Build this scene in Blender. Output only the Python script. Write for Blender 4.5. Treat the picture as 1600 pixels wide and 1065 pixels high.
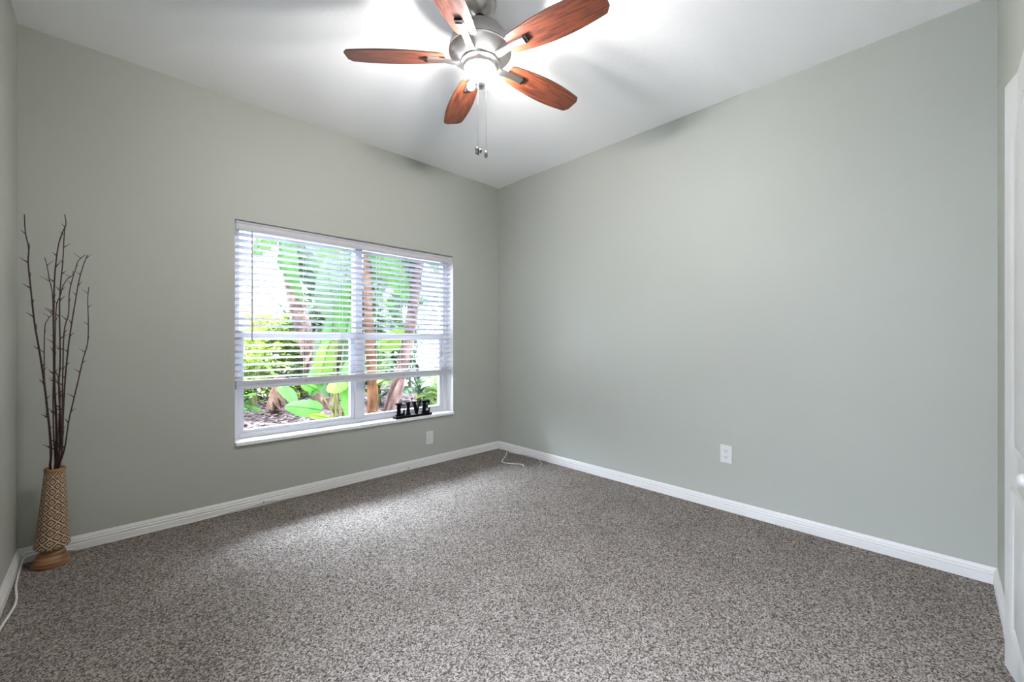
import bpy, bmesh, math, random
from mathutils import Vector, Matrix
R = math.radians
PI = math.pi
random.seed(7)
for o in list(bpy.data.objects):
    bpy.data.objects.remove(o, do_unlink=True)
SC = bpy.context.scene
COL = SC.collection

# ------------------------------------------------------------------ camera
# room axes: corner of window wall and right wall is the origin, window wall
# along -x at y=0, right wall along -y at x=0, floor z=0, ceiling z=2.72
CAM = Vector((-2.944, -3.243, 1.122))
FWD = Vector((0.6957, 0.7184, 0)).normalized()
RGT = Vector((FWD.y, -FWD.x, 0))
F = 651.7
cam_d = bpy.data.cameras.new('camera'); cam = bpy.data.objects.new('camera', cam_d)
COL.objects.link(cam); SC.camera = cam
cam.location = CAM
cam.rotation_euler = FWD.to_track_quat('-Z', 'Y').to_euler()
cam_d.sensor_width = 36.0
cam_d.lens = 36.0 * F / 1600.0
cam_d.clip_start = 0.02
cam_d.clip_end = 200

# ------------------------------------------------------------------ world, sun, exposure
W = bpy.data.worlds.new('sky'); SC.world = W; W.use_nodes = True
bg = W.node_tree.nodes['Background']
bg.inputs['Color'].default_value = (0.73, 0.82, 1.0, 1)
# overcast-type sky: brighter towards the zenith than at the horizon
SKY_LOW, SKY_HIGH = 3.0, 135.0
_n = W.node_tree.nodes; _l = W.node_tree.links
_tc = _n.new('ShaderNodeTexCoord'); _sx = _n.new('ShaderNodeSeparateXYZ'); _mr = _n.new('ShaderNodeMapRange')
_mr.interpolation_type = 'SMOOTHSTEP'
for _k, _v in (('From Min', 0.12), ('From Max', 0.75), ('To Min', SKY_LOW), ('To Max', SKY_HIGH)): _mr.inputs[_k].default_value = _v
_l.new(_tc.outputs['Generated'], _sx.inputs[0]); _l.new(_sx.outputs['Z'], _mr.inputs['Value']); _l.new(_mr.outputs['Result'], bg.inputs['Strength'])
sun_d = bpy.data.lights.new('sun', 'SUN'); sun = bpy.data.objects.new('sun', sun_d)
COL.objects.link(sun); sun.location = (0, 0, 12)
sun_d.energy = 16.0; sun_d.angle = R(1.5); sun_d.color = (1, 0.96, 0.88)
sun.rotation_euler = Vector((0.6, 0.25, -1.0)).to_track_quat('-Z', 'Y').to_euler()
BULB_S = 1000.0       # radiance of the four lit fan bulbs
vs = SC.view_settings
vs.view_transform = 'Standard'; vs.look = 'None'; vs.gamma = 1.0; vs.use_curve_mapping = False
vs.exposure = 0.36

def P(u, v, d):
    """point seen at reference pixel (u,v) at depth d"""
    return CAM + FWD * d + RGT * ((u - 800) / F * d) + Vector((0, 0, (532.5 - v) / F * d))

# ------------------------------------------------------------------ materials
def mat(name, col=(.8, .8, .8), rough=.5, metal=0.0, spec=.5):
    m = bpy.data.materials.new(name); m.use_nodes = True
    b = m.node_tree.nodes['Principled BSDF']
    b.inputs['Base Color'].default_value = (*col, 1)
    b.inputs['Roughness'].default_value = rough
    b.inputs['Metallic'].default_value = metal
    b.inputs['Specular IOR Level'].default_value = spec
    return m
def nd(m, t, **kw):
    n = m.node_tree.nodes.new(t)
    for k, v in kw.items():
        if k in n.inputs: n.inputs[k].default_value = v
        else: setattr(n, k, v)
    return n
def lk(m, a, b): m.node_tree.links.new(a, b)
def bsdf(m): return m.node_tree.nodes['Principled BSDF']
def coords(m, kind='Object', scale=None):
    tc = nd(m, 'ShaderNodeTexCoord'); out = tc.outputs[kind]
    if scale:
        mp = nd(m, 'ShaderNodeMapping'); mp.inputs['Scale'].default_value = scale
        lk(m, out, mp.inputs['Vector']); out = mp.outputs['Vector']
    return out
def ramp(m, fac, stops):
    r = nd(m, 'ShaderNodeValToRGB'); e = r.color_ramp.elements
    while len(e) < len(stops): e.new(0.5)
    for i, (p, c) in enumerate(stops):
        e[i].position = p; e[i].color = (*c, 1)
    lk(m, fac, r.inputs['Fac']); return r.outputs['Color']
def bump(m, h, strength, dist):
    b = nd(m, 'ShaderNodeBump'); b.inputs['Strength'].default_value = strength; b.inputs['Distance'].default_value = dist
    lk(m, h, b.inputs['Height']); lk(m, b.outputs['Normal'], bsdf(m).inputs['Normal'])

def noisy(name, stops, scale, rough=.6, detail=4, sc=None, bs=0, bd=.002, metal=0, spec=.5, kind='Object'):
    m = mat(name, rough=rough, metal=metal, spec=spec)
    n = nd(m, 'ShaderNodeTexNoise', Scale=scale, Detail=detail)
    lk(m, coords(m, kind, sc), n.inputs['Vector'])
    lk(m, ramp(m, n.outputs['Fac'], stops), bsdf(m).inputs['Base Color'])
    if bs: bump(m, n.outputs['Fac'], bs, bd)
    return m

def orange_peel(name, col, rough, scale=90, strength=.25):
    m = mat(name, col, rough)
    n = nd(m, 'ShaderNodeTexNoise', Scale=scale, Detail=3)
    lk(m, coords(m), n.inputs['Vector']); bump(m, n.outputs['Fac'], strength, .002)
    return m
M_WALL = orange_peel('wall_paint', (.375, .385, .340), .55)
M_CEIL = orange_peel('ceiling_paint', (.87, .87, .86), .8, 60, .5)
M_TRIM = mat('white_trim_paint', (.66, .65, .63), .4)
M_DOOR = mat('white_door_paint', (.56, .56, .54), .4)
M_VINYL = mat('white_window_vinyl', (.66, .67, .72), .35)
M_PLASTIC = mat('white_plastic', (.62, .62, .60), .35)
M_TILE = mat('added_patio_tile', (.09, .09, .088), .5)
M_PATIO = mat('added_patio_stucco', (.28, .28, .27), .8)
M_DARK = mat('dark_slot', (.03, .03, .03), .6)
M_SILL = noisy('marble_sill', [(0, (.50, .50, .50)), (.45, (.80, .80, .80)), (1, (.88, .88, .88))], 40, .25, 6)

# carpet: twisted-pile speckle
M_CARPET = mat('carpet', rough=.95, spec=.1)
vo = nd(M_CARPET, 'ShaderNodeTexVoronoi', Scale=225.0, Randomness=1.0)
cc = coords(M_CARPET)
wn = nd(M_CARPET, 'ShaderNodeTexNoise', Scale=120.0, Detail=2.0)
lk(M_CARPET, cc, wn.inputs['Vector'])
mx = nd(M_CARPET, 'ShaderNodeMix', data_type='RGBA'); mx.inputs[0].default_value = .012
lk(M_CARPET, cc, mx.inputs[6]); lk(M_CARPET, wn.outputs['Color'], mx.inputs[7])
lk(M_CARPET, mx.outputs[2], vo.inputs['Vector'])
sep = nd(M_CARPET, 'ShaderNodeSeparateColor'); lk(M_CARPET, vo.outputs['Color'], sep.inputs[0])
n2 = nd(M_CARPET, 'ShaderNodeTexNoise', Scale=150.0, Detail=3.0); lk(M_CARPET, cc, n2.inputs['Vector'])
ad = nd(M_CARPET, 'ShaderNodeMath', operation='MULTIPLY_ADD'); ad.inputs[1].default_value = .55
lk(M_CARPET, sep.outputs[0], ad.inputs[0])
m3 = nd(M_CARPET, 'ShaderNodeMath', operation='MULTIPLY'); m3.inputs[1].default_value = .45
lk(M_CARPET, n2.outputs['Fac'], m3.inputs[0]); lk(M_CARPET, m3.outputs[0], ad.inputs[2])
base_c = ramp(M_CARPET, ad.outputs[0], [(.18, (.026, .020, .015)), (.42, (.150, .125, .106)), (.62, (.330, .292, .260)), (.85, (.50, .455, .42))])
big = nd(M_CARPET, 'ShaderNodeTexNoise', Scale=3.5, Detail=3.0); lk(M_CARPET, cc, big.inputs['Vector'])
bigc = ramp(M_CARPET, big.outputs['Fac'], [(.3, (.86, .86, .86)), (.7, (1.0, 1.0, 1.0))])
mm = nd(M_CARPET, 'ShaderNodeMix', data_type='RGBA', blend_type='MULTIPLY'); mm.inputs[0].default_value = 1
lk(M_CARPET, base_c, mm.inputs[6]); lk(M_CARPET, bigc, mm.inputs[7]); lk(M_CARPET, mm.outputs[2], bsdf(M_CARPET).inputs['Base Color'])
bump(M_CARPET, ad.outputs[0], .9, .006)

M_GLASS = bpy.data.materials.new('clear_pane'); M_GLASS.use_nodes = True
nt = M_GLASS.node_tree; nt.nodes.remove(nt.nodes['Principled BSDF'])
tr = nd(M_GLASS, 'ShaderNodeBsdfTransparent'); tr.inputs[0].default_value = (.96, .98, .97, 1)
gl = nd(M_GLASS, 'ShaderNodeBsdfGlossy'); gl.inputs['Roughness'].default_value = .02
fr = nd(M_GLASS, 'ShaderNodeFresnel'); fr.inputs[0].default_value = 1.3
mxs = nd(M_GLASS, 'ShaderNodeMixShader')
lk(M_GLASS, fr.outputs[0], mxs.inputs[0]); lk(M_GLASS, tr.outputs[0], mxs.inputs[1]); lk(M_GLASS, gl.outputs[0], mxs.inputs[2])
lk(M_GLASS, mxs.outputs[0], nt.nodes['Material Output'].inputs['Surface'])

def translucent(m, amount, col):
    t = nd(m, 'ShaderNodeBsdfTranslucent'); t.inputs[0].default_value = (*col, 1)
    s = nd(m, 'ShaderNodeMixShader'); s.inputs[0].default_value = amount
    lk(m, bsdf(m).outputs[0], s.inputs[1]); lk(m, t.outputs[0], s.inputs[2])
    lk(m, s.outputs[0], m.node_tree.nodes['Material Output'].inputs['Surface'])
M_SLAT = mat('white_blind_slat', (.58, .58, .64), .4); translucent(M_SLAT, .06, (.7, .7, .78))
M_VALANCE = mat('white_valance', (.47, .455, .48), .45)

M_STEEL = mat('brushed_nickel', (.44, .425, .41), .30, 1.0)
tn = nd(M_STEEL, 'ShaderNodeTexNoise', Scale=30.0, Detail=4.0)
lk(M_STEEL, coords(M_STEEL, 'Object', (1, 1, 40)), tn.inputs['Vector']); bump(M_STEEL, tn.outputs['Fac'], .08, .001)
M_CHAIN = mat('beaded_chain', (.22, .22, .22), .35, .8)
M_DKSTEEL = mat('dark_nickel', (.16, .15, .14), .35, 1.0)
M_BLACKM = mat('black_metal', (.02, .02, .02), .4, .6)
M_WOOD = mat('cherry_blade', rough=.38)
wv = nd(M_WOOD, 'ShaderNodeTexNoise', Scale=6.0, Detail=8.0, Roughness=.65)
lk(M_WOOD, coords(M_WOOD, 'Object', (1.2, 14, 1)), wv.inputs['Vector'])
lk(M_WOOD, ramp(M_WOOD, wv.outputs['Fac'], [(.30, (.020, .006, .005)), (.46, (.085, .022, .011)), (.58, (.17, .045, .018)), (.75, (.11, .027, .012))]), bsdf(M_WOOD).inputs['Base Color'])
M_EDGE = mat('dark_blade_edge', (.05, .03, .025), .5)
M_BULB = bpy.data.materials.new('lit_bulb'); M_BULB.use_nodes = True
b_ = bsdf(M_BULB); b_.inputs['Emission Color'].default_value = (1, .96, .95, 1); b_.inputs['Emission Strength'].default_value = BULB_S

# carved vase: diamond lattice
M_VASE = mat('carved_vase', rough=.65)
M_FOOT = noisy('turned_wood_foot', [(.3, (.05, .02, .008)), (.5, (.22, .10, .035)), (.7, (.38, .20, .08))], 9, .45, 6, (1, 1, 14), .5, .003)
M_TWIG = noisy('dark_red_twig', [(.3, (.012, .006, .006)), (.7, (.06, .015, .014))], 60, .5)
M_BLACKW = mat('black_painted_wood', (.006, .006, .007), .7, 0, .06)
M_CORD = mat('white_cord', (.75, .74, .70), .45)
M_CORDG = mat('grey_cord', (.40, .40, .40), .5)

M_MULCH = noisy('bark_mulch', [(.34, (0.0039, 0.0024, 0.0024)), (.48, (0.0125, 0.0086, 0.0086)), (.58, (0.0240, 0.0173, 0.0169)), (.72, (0.0529, 0.0409, 0.0409))], 14, .95, 10, None, 1.0, .04, spec=.02)
M_CHIP = noisy('bark_chip', [(.3, (0.0069, 0.0046, 0.0042)), (.7, (0.0423, 0.0327, 0.0308))], 6, .9, spec=.02)
M_TRUNK = noisy('orange_palm_bark', [(.28, (0.0063, 0.0026, 0.0012)), (.5, (0.0304, 0.0127, 0.0061)), (.72, (0.0559, 0.0304, 0.0177))], 12, .85, 8, (1, 1, .45), .8, .02, spec=.02)
M_TRUNK2 = noisy('pinkish_banana_bark', [(.28, (0.0057, 0.0032, 0.0028)), (.5, (0.0238, 0.0136, 0.0114)), (.72, (0.0507, 0.0348, 0.0302))], 10, .85, 8, (1, 1, .35), .8, .02, spec=.02)
M_STEM = noisy('fibrous_stalk', [(.3, (0.0070, 0.0095, 0.0024)), (.5, (0.0213, 0.0202, 0.0070)), (.7, (0.0356, 0.0284, 0.0143))], 14, .7, 6, (3, 3, .5), spec=.02)
def leafmat(name, a, b, tcol, t=.4):
    m = noisy(name, [(.35, a), (.65, b)], 5, .55, 4, spec=.03)
    translucent(m, t, tcol); return m
M_LEAF = leafmat('broad_green_leaf', (0.0047, 0.0175, 0.0027), (0.0116, 0.0331, 0.0055), (0.0234, 0.0622, 0.0078))
M_LEAFY = leafmat('yellow_green_leaf', (0.0136, 0.0284, 0.0026), (0.0244, 0.0420, 0.0040), (0.0325, 0.0541, 0.0040))
M_LEAFB = leafmat('dusty_green_leaf', (0.0081, 0.0163, 0.0081), (0.0169, 0.0271, 0.0152), (0.0169, 0.0304, 0.0119), .3)
M_HEDGE = leafmat('pale_hedge_leaf', (.035, .060, .008), (.085, .120, .018), (.10, .15, .015))
M_HEDGEB = leafmat('grey_hedge_leaf', (.022, .040, .020), (.060, .085, .050), (.06, .09, .04), .3)
M_DRYLEAF = noisy('dry_brown_leaf', [(.3, (0.0084, 0.0042, 0.0026)), (.7, (0.0308, 0.0185, 0.0130))], 12, .85, 5, None, .4, .01, spec=.02)
M_FENCE = mat('white_fence_paint', (.3, .3, .3), .5)
M_BOUNCE = noisy('bounce_concrete', [(.3, (.68, .67, .65)), (.7, (.80, .78, .76))], 6, .9)

# ------------------------------------------------------------------ mesh helpers
def box(bm, lo, hi, M=None):
    vs_ = [Vector((x, y, z)) for x in (lo[0], hi[0]) for y in (lo[1], hi[1]) for z in (lo[2], hi[2])]
    if M: vs_ = [M @ v for v in vs_]
    v = [bm.verts.new(p) for p in vs_]
    for f in ((0, 1, 3, 2), (4, 6, 7, 5), (0, 4, 5, 1), (2, 3, 7, 6), (0, 2, 6, 4), (1, 5, 7, 3)):
        bm.faces.new([v[i] for i in f])
def tube(bm, pts, rad, n=8, cap=True):
    pts = [Vector(p) for p in pts]
    if not hasattr(rad, '__len__'): rad = [rad] * len(pts)
    t0 = (pts[1] - pts[0]).normalized()
    a = t0.orthogonal().normalized()
    rings = []
    for i, p in enumerate(pts):
        t = (pts[min(i + 1, len(pts) - 1)] - pts[max(i - 1, 0)]).normalized()
        a = (a - t * a.dot(t)).normalized(); b = t.cross(a)
        rings.append([bm.verts.new(p + (a * math.cos(2 * PI * k / n) + b * math.sin(2 * PI * k / n)) * rad[i]) for k in range(n)])
    for r0, r1 in zip(rings, rings[1:]):
        for k in range(n):
            bm.faces.new((r0[k], r0[(k + 1) % n], r1[(k + 1) % n], r1[k]))
    if cap:
        bm.faces.new(rings[0][::-1]); bm.faces.new(rings[-1])
def lathe(bm, prof, n=48, c=(0, 0, 0), M=None, cap=True):
    rings = []
    for r, z in prof:
        ring = []
        for k in range(n):
            p = Vector((c[0] + r * math.cos(2 * PI * k / n), c[1] + r * math.sin(2 * PI * k / n), c[2] + z))
            ring.append(bm.verts.new(M @ p if M else p))
        rings.append(ring)
    for r0, r1 in zip(rings, rings[1:]):
        for k in range(n):
            bm.faces.new((r0[k], r0[(k + 1) % n], r1[(k + 1) % n], r1[k]))
    if cap:
        bm.faces.new(rings[0][::-1]); bm.faces.new(rings[-1])
def prism(bm, poly, f0, f1):
    """poly: 2d points; f0/f1 map 2d point to 3d for both sides"""
    a = [bm.verts.new(f0(*p)) for p in poly]; b = [bm.verts.new(f1(*p)) for p in poly]
    bm.faces.new(a); bm.faces.new(b[::-1])
    n = len(poly)
    for i in range(n): bm.faces.new((a[i], b[i], b[(i + 1) % n], a[(i + 1) % n]))
def ribbon(bm, rows):
    vv = [[bm.verts.new(p) for p in r] for r in rows]
    for a, b in zip(vv, vv[1:]):
        for i in range(len(a) - 1): bm.faces.new((a[i], a[i + 1], b[i + 1], b[i]))
def spline(pts, k=6):
    pts = [Vector(p) for p in pts]; out = []
    for i in range(len(pts) - 1):
        p0 = pts[max(i - 1, 0)]; p1 = pts[i]; p2 = pts[i + 1]; p3 = pts[min(i + 2, len(pts) - 1)]
        for j in range(k):
            t = j / k
            out.append(.5 * ((2 * p1) + (p2 - p0) * t + (2 * p0 - 5 * p1 + 4 * p2 - p3) * t * t + (3 * p1 - p0 - 3 * p2 + p3) * t ** 3))
    out.append(pts[-1]); return out
def obj(name, bm, m, parent=None, smooth=False, bevel=0, label=None):
    bmesh.ops.recalc_face_normals(bm, faces=bm.faces)
    me = bpy.data.meshes.new(name); bm.to_mesh(me); bm.free()
    for mm_ in (m if isinstance(m, (list, tuple)) else [m]): me.materials.append(mm_)
    if smooth:
        for p in me.polygons: p.use_smooth = True
        if smooth != 'full': me.set_sharp_from_angle(angle=R(40))
    o = bpy.data.objects.new(name, me); COL.objects.link(o)
    if parent:
        o.parent = parent
    if bevel:
        md = o.modifiers.new('bevel', 'BEVEL'); md.width = bevel; md.segments = 2; md.limit_method = 'ANGLE'
    if label: o['label'] = label
    return o
def tag(o, label=None, cat=None, group=None, kind=None):
    if label: o['label'] = label
    if cat: o['category'] = cat
    if group: o['group'] = group
    if kind: o['kind'] = kind
    return o
def thing(name, label, cat, loc=(0, 0, 0), rz=0, group=None):
    o = bpy.data.objects.new(name, None); COL.objects.link(o); o.empty_display_size = .1
    o.location = loc; o.rotation_euler = (0, 0, rz)
    return tag(o, label, cat, group)
def struct(name, bm, m, **k):
    o = obj(name, bm, m, **k); o['kind'] = 'structure'; return o
def origin(o, p):
    """move the object's origin to p, keeping the mesh in place"""
    p = Vector(p); o.data.transform(Matrix.Translation(-p)); o.location = o.location + p; return o
NB = bmesh.new

# ------------------------------------------------------------------ room
XL, YF, H = -3.272, -3.419, 2.72          # left wall, closet wall, ceiling
T = 0.2
WX0, WX1, WZ0, WZ1 = -2.344, -0.584, 0.455, 1.927    # window opening
bm = NB(); box(bm, (XL - T + .001, YF - T - .6, -.15), (T, T, 0)); struct('floor', bm, M_CARPET)
bm = NB(); box(bm, (XL - T, YF - T, H), (T, T, H + .15)); struct('ceiling', bm, M_CEIL)
bm = NB(); box(bm, (0, YF - T, 0), (T, T, H)); struct('wall_right', bm, M_WALL)
HY0, HY1, HZ = -3.28, -2.40, 2.05          # opening added in the left wall, out of view, to admit fill light
bm = NB()
for lo, hi in (((YF - T, 0), (HY0, H)), ((HY0, HZ), (HY1, H)), ((HY1, 0), (T, H))):
    box(bm, (XL - T, lo[0], lo[1]), (XL, hi[0], hi[1]))
bmesh.ops.remove_doubles(bm, verts=bm.verts, dist=1e-5)
struct('wall_left', bm, M_WALL)
def holed_wall(name, axis_lo, axis_hi, hx0, hx1, hz0, hz1, y0, y1, ret=None):
    bm = NB(); xs = [axis_lo, hx0, hx1, axis_hi]; zs = [0, hz0, hz1, H]
    V = {}
    for j, y in enumerate((y0, y1)):
        for a, x in enumerate(xs):
            for b, z in enumerate(zs): V[j, a, b] = bm.verts.new((x, y, z))
    hb = 0 if hz0 > 0 else None
    for j in (0, 1):
        for a in range(3):
            for b in range(3):
                if a == 1 and b == 1: continue
                if hz0 <= 0 and b == 0: continue
                bm.faces.new([V[j, a, b], V[j, a + 1, b], V[j, a + 1, b + 1], V[j, a, b + 1]])
    nf = len(bm.faces)
    bm.faces.new([V[0, 1, 1], V[1, 1, 1], V[1, 1, 2], V[0, 1, 2]])
    bm.faces.new([V[0, 2, 1], V[1, 2, 1], V[1, 2, 2], V[0, 2, 2]])
    bm.faces.new([V[0, 1, 2], V[1, 1, 2], V[1, 2, 2], V[0, 2, 2]])
    if hz0 > 0: bm.faces.new([V[0, 1, 1], V[1, 1, 1], V[1, 2, 1], V[0, 2, 1]])
    if ret:
        bm.faces.ensure_lookup_table()
        for f_ in list(bm.faces)[nf:]: f_.material_index = 1
    for a in (0, 3):
        for b in range(3):
            if hz0 <= 0 and b == 0: continue
            bm.faces.new([V[0, a, b], V[1, a, b], V[1, a, b + 1], V[0, a, b + 1]])
    return struct(name, bm, [M_WALL, M_TRIM] if ret else M_WALL)
holed_wall('wall_back', XL, 0, WX0, WX1, WZ0 - .03, WZ1, 0, T, True)
CX0, CX1, CZ = -1.70, -0.74, 2.0
holed_wall('wall_front', XL, 0, CX0, CX1, 0, CZ, YF - .12, YF)
# unseen patio added to bounce daylight in through the doorway, open to the west
HX = XL - T - 1.5
bm = NB(); box(bm, (HX - 4.2, -7.5, -.15), (XL - T, T, -.001)); struct('floor_added_patio', bm, M_TILE)
bm = NB(); box(bm, (HX - .1, -5.2, 2.5), (XL - T, T, 2.65)); struct('ceiling_added_patio', bm, M_PATIO)
bm = NB(); box(bm, (HX, -5.2, 0), (XL - T, -5.05, 2.5)); box(bm, (HX, T - .15, 0), (XL - T, T, 2.5))
box(bm, (HX - 4.4, -9.5, 0), (HX - 4.2, T, 3.9)); box(bm, (HX - 4.2, -7.7, 0), (XL - T, -7.5, 3.0)); struct('wall_added_patio', bm, M_PATIO)  # tall outer walls added to keep low sky out of the doorway
# closet interior shell behind the door
bm = NB()
box(bm, (CX0 - .2, YF - .75, 0), (CX1 + .2, YF - .72, H)); box(bm, (CX0 - .2, YF - .72, 0), (CX0 - .17, YF - .12, H)); box(bm, (CX1 + .17, YF - .72, 0), (CX1 + .2, YF - .12, H))
box(bm, (CX0 - .2, YF - .75, H), (CX1 + .2, YF - .2, H + .03))
struct('wall_closet', bm, M_WALL)

# baseboards: ribbed colonial profile, top 75 mm above the pile
prof = [(0, 0), (.014, 0), (.014, .034), (.011, .038), (.013, .043), (.013, .050), (.009, .054), (.010, .060), (.006, .068), (.004, .074), (0, .075)]
def baseboard(name, p0, p1, n):
    p0, p1, n = Vector((*p0, 0)), Vector((*p1, 0)), Vector((*n, 0)); bm = NB()
    a = [bm.verts.new(p0 + n * q[0] + Vector((0, 0, q[1]))) for q in prof]
    b = [bm.verts.new(p1 + n * q[0] + Vector((0, 0, q[1]))) for q in prof]
    for i in range(len(prof)):
        j = (i + 1) % len(prof); bm.faces.new((a[i], a[j], b[j], b[i]))
    bm.faces.new(a[::-1]); bm.faces.new(b)
    return struct(name, bm, M_TRIM)
baseboard('baseboard_back', (XL, 0), (0, 0), (0, -1))
baseboard('baseboard_right', (0, 0), (0, YF), (-1, 0))
baseboard('baseboard_left', (XL, 0), (XL, HY1), (1, 0))
baseboard('baseboard_front', (0, YF), (CX1 + .005, YF), (0, 1))

# ------------------------------------------------------------------ window
win = thing('window_1', 'white vinyl two-lite window behind the blind', None); win['kind'] = 'structure'
del win['label']
FY0, FY1 = .105, .165
MX = (WX0 + WX1) / 2
bm = NB(); fw = .045
box(bm, (WX0, FY0, WZ0), (WX0 + fw, FY1, WZ1)); box(bm, (WX1 - fw, FY0, WZ0), (WX1, FY1, WZ1))
box(bm, (WX0 + fw, FY0, WZ0), (WX1 - fw, FY1, WZ0 + .03)); box(bm, (WX0 + fw, FY0, WZ1 - fw), (WX1 - fw, FY1, WZ1))
obj('window_frame', bm, M_VINYL, win, bevel=.003)
bm = NB(); box(bm, (MX - .03, FY0 - .012, WZ0 + .03), (MX + .03, FY1, WZ1 - fw)); obj('mullion', bm, M_VINYL, win, bevel=.004)
RZ = 1.165
for s, (a, b) in enumerate(((WX0 + fw, MX - .03), (MX + .03, WX1 - fw))):
    bm = NB(); w = .03
    box(bm, (a, FY0 + .012, WZ0 + .03), (a + w, FY1 - .015, RZ)); box(bm, (b - w, FY0 + .012, WZ0 + .03), (b, FY1 - .015, RZ))
    box(bm, (a + w, FY0 + .012, WZ0 + .03), (b - w, FY1 - .015, WZ0 + .052)); box(bm, (a, FY0 + .005, RZ - .02), (b, FY1 - .01, RZ + .025))
    obj('lower_sash', bm, M_VINYL, win, bevel=.003)
    bm = NB(); box(bm, (a + w, FY0 + .03, WZ0 + .05), (b - w, FY0 + .034, RZ - .02)); obj('pane', bm, M_GLASS, win)
    bm = NB(); box(bm, (a, FY0 + .04, RZ + .025), (b, FY0 + .044, WZ1 - fw)); obj('pane', bm, M_GLASS, win)
    bm = NB(); box(bm, ((a + b) / 2 - .03, FY0 - .004, RZ + .001), ((a + b) / 2 + .03, FY0 + .01, RZ + .02)); obj('sash_lock', bm, M_VINYL, win, bevel=.003)
# marble sill, proud of the wall
bm = NB(); box(bm, (WX0 + .001, -.022, WZ0 - .027), (WX1 - .001, FY1, WZ0 - .001)); 
struct('trim_1', bm, M_SILL, bevel=.005)

# ------------------------------------------------------------------ blind
blind = thing('window_blind', 'white horizontal faux-wood blind, raised part way, filling the window opening', 'window blind', (MX, .03, WZ1))
BL = Matrix.Translation(-Vector((MX, .03, WZ1)))
def bobj(name, bm, m, **k):
    bm.transform(BL); return obj(name, bm, m, blind, **k)
bx0, bx1 = WX0 + .006, WX1 - .012
bm = NB()
prism(bm, [(0, 0), (.012, 0), (.014, .012), (.010, .022), (.010, .040), (.014, .048), (.012, .056), (0, .056)],
      lambda a, b: Vector((bx0, .010 - a, 1.862 + b)), lambda a, b: Vector((bx1 + .004, .010 - a, 1.853 + b)))
bobj('valance', bm, M_VALANCE)
bm = NB(); box(bm, (bx0 + .01, .012, 1.875), (bx1 - .01, .06, 1.915)); bobj('headrail', bm, M_SLAT)
tilt = R(16.5); pitch = .0437; zt = 1.838; nsl = 22
def slat_bm(z, ang, w=.05):
    bm = NB(); top = []; bot = []
    for k in range(5):
        s = (k / 4 - .5) * w; cam_ = .0022 * (1 - (2 * s / w) ** 2)
        y = s * math.cos(ang) - cam_ * math.sin(-ang); zz = -s * math.sin(ang) + cam_
        top.append((y, zz + .0017)); bot.append((y, zz - .0017))
    prism(bm, top + bot[::-1], lambda a, b: Vector((bx0 + .004, .036 + a, z + b)), lambda a, b: Vector((bx1 - .004, .036 + a, z + b)))
    return bm
k = 0; z = zt
while z > .872:
    bobj('slat', slat_bm(z, tilt), M_SLAT); z -= pitch
for i in range(7):
    bobj('slat', slat_bm(.8265 + i * .0042, 0), M_SLAT)
bm = NB(); box(bm, (bx0 + .003, .010, .800), (bx1 - .003, .062, .823)); bobj('bottom_rail', bm, M_SLAT, bevel=.004)
def wx(u, y=0.0):
    r = (u - 800) / F; d = FWD + RGT * r; t = (y - CAM.y) / d.y; return CAM.x + d.x * t
for u in (403, 478, 535, 593, 631, 686):
    x = wx(u, .01)
    bm = NB()
    for y in (.009, .062):
        tube(bm, [(x, y, 1.875), (x, y, .80)], .0008, 5)
    zz = zt
    while zz > .872:
        tube(bm, [(x, .009, zz - .003), (x, .062, zz - .003)], .0005, 4); zz -= pitch
    bobj('ladder_cord', bm, M_CORD)
    bm = NB(); box(bm, (x - .010, .0065, .828), (x + .010, .0095, .836)); bobj('cord_clip', bm, M_CORDG, label='small greyish cord clip on the bottom stack')
xw = wx(394, -.012)
bm = NB(); tube(bm, [(xw, .0, 1.865), (xw, -.014, 1.85), (xw, -.014, 1.12)], [.002, .0042, .0045], 6); bobj('tilt_wand', bm, M_CORDG, smooth=True, label='grey tilt wand hanging at left')
xc = wx(690, -.01)
bm = NB(); tube(bm, [(xc, .0, 1.87), (xc, -.012, 1.85), (xc, -.012, 1.03)], .0012, 5); c_ = bobj('lift_cord', bm, M_CORDG)
bm = NB(); lathe(bm, [(.002, .05), (.006, .035), (.009, .01), (.007, 0), (.002, -.002)], 12, (xc, -.012, .985)); bm.transform(BL)
t_ = obj('tassel', bm, mat('tan_tassel', (.42, .36, .26), .5), c_, smooth=True)

# ------------------------------------------------------------------ LIVE sign on the sill
sx0, sx1 = wx(615.5, .03), wx(671.5, .03)
SL = sx1 - sx0
sign = thing('word_sign', 'black wooden word sign reading LIVE standing on the marble window sill', 'sign', ((sx0 + sx1) / 2, .02, WZ0 - .001), R(0))
bm = NB(); box(bm, (-SL / 2, -.03, 0), (SL / 2, .03, .020)); obj('base', bm, M_BLACKW, sign, bevel=.002)
LH = .112
def letter(poly, x0, w):
    bm = NB()
    for pl in poly:
        prism(bm, pl, lambda a, b: Vector((x0 + a * w, -.006, .020 + b * LH)), lambda a, b: Vector((x0 + a * w, .006, .020 + b * LH)))
    obj('letter', bm, M_BLACKW, sign, bevel=.001)
sf = .11
Lp = [[(0, 0), (1, 0), (1, .46), (.88, .46), (.80, .19), (.54, .16), (.54, .87), (.68, .87), (.68, 1), (0, 1), (0, .87), (.14, .87), (.14, .13), (0, .13)]]
Ip = [[(0, 0), (1, 0), (1, sf), (.82, sf), (.82, 1 - sf), (1, 1 - sf), (1, 1), (0, 1), (0, 1 - sf), (.18, 1 - sf), (.18, sf), (0, sf)]]
Vp = [[(.40, 0), (.62, 0), (.88, 1 - sf), (1, 1 - sf), (1, 1), (.88, 1), (.82, 1.10), (.76, 1), (.62, 1), (.62, 1 - sf), (.73, 1 - sf), (.585, .40), (.42, 1 - sf), (.50, 1 - sf), (.50, 1), (0, 1), (0, 1 - sf), (.10, 1 - sf)]]
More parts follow.
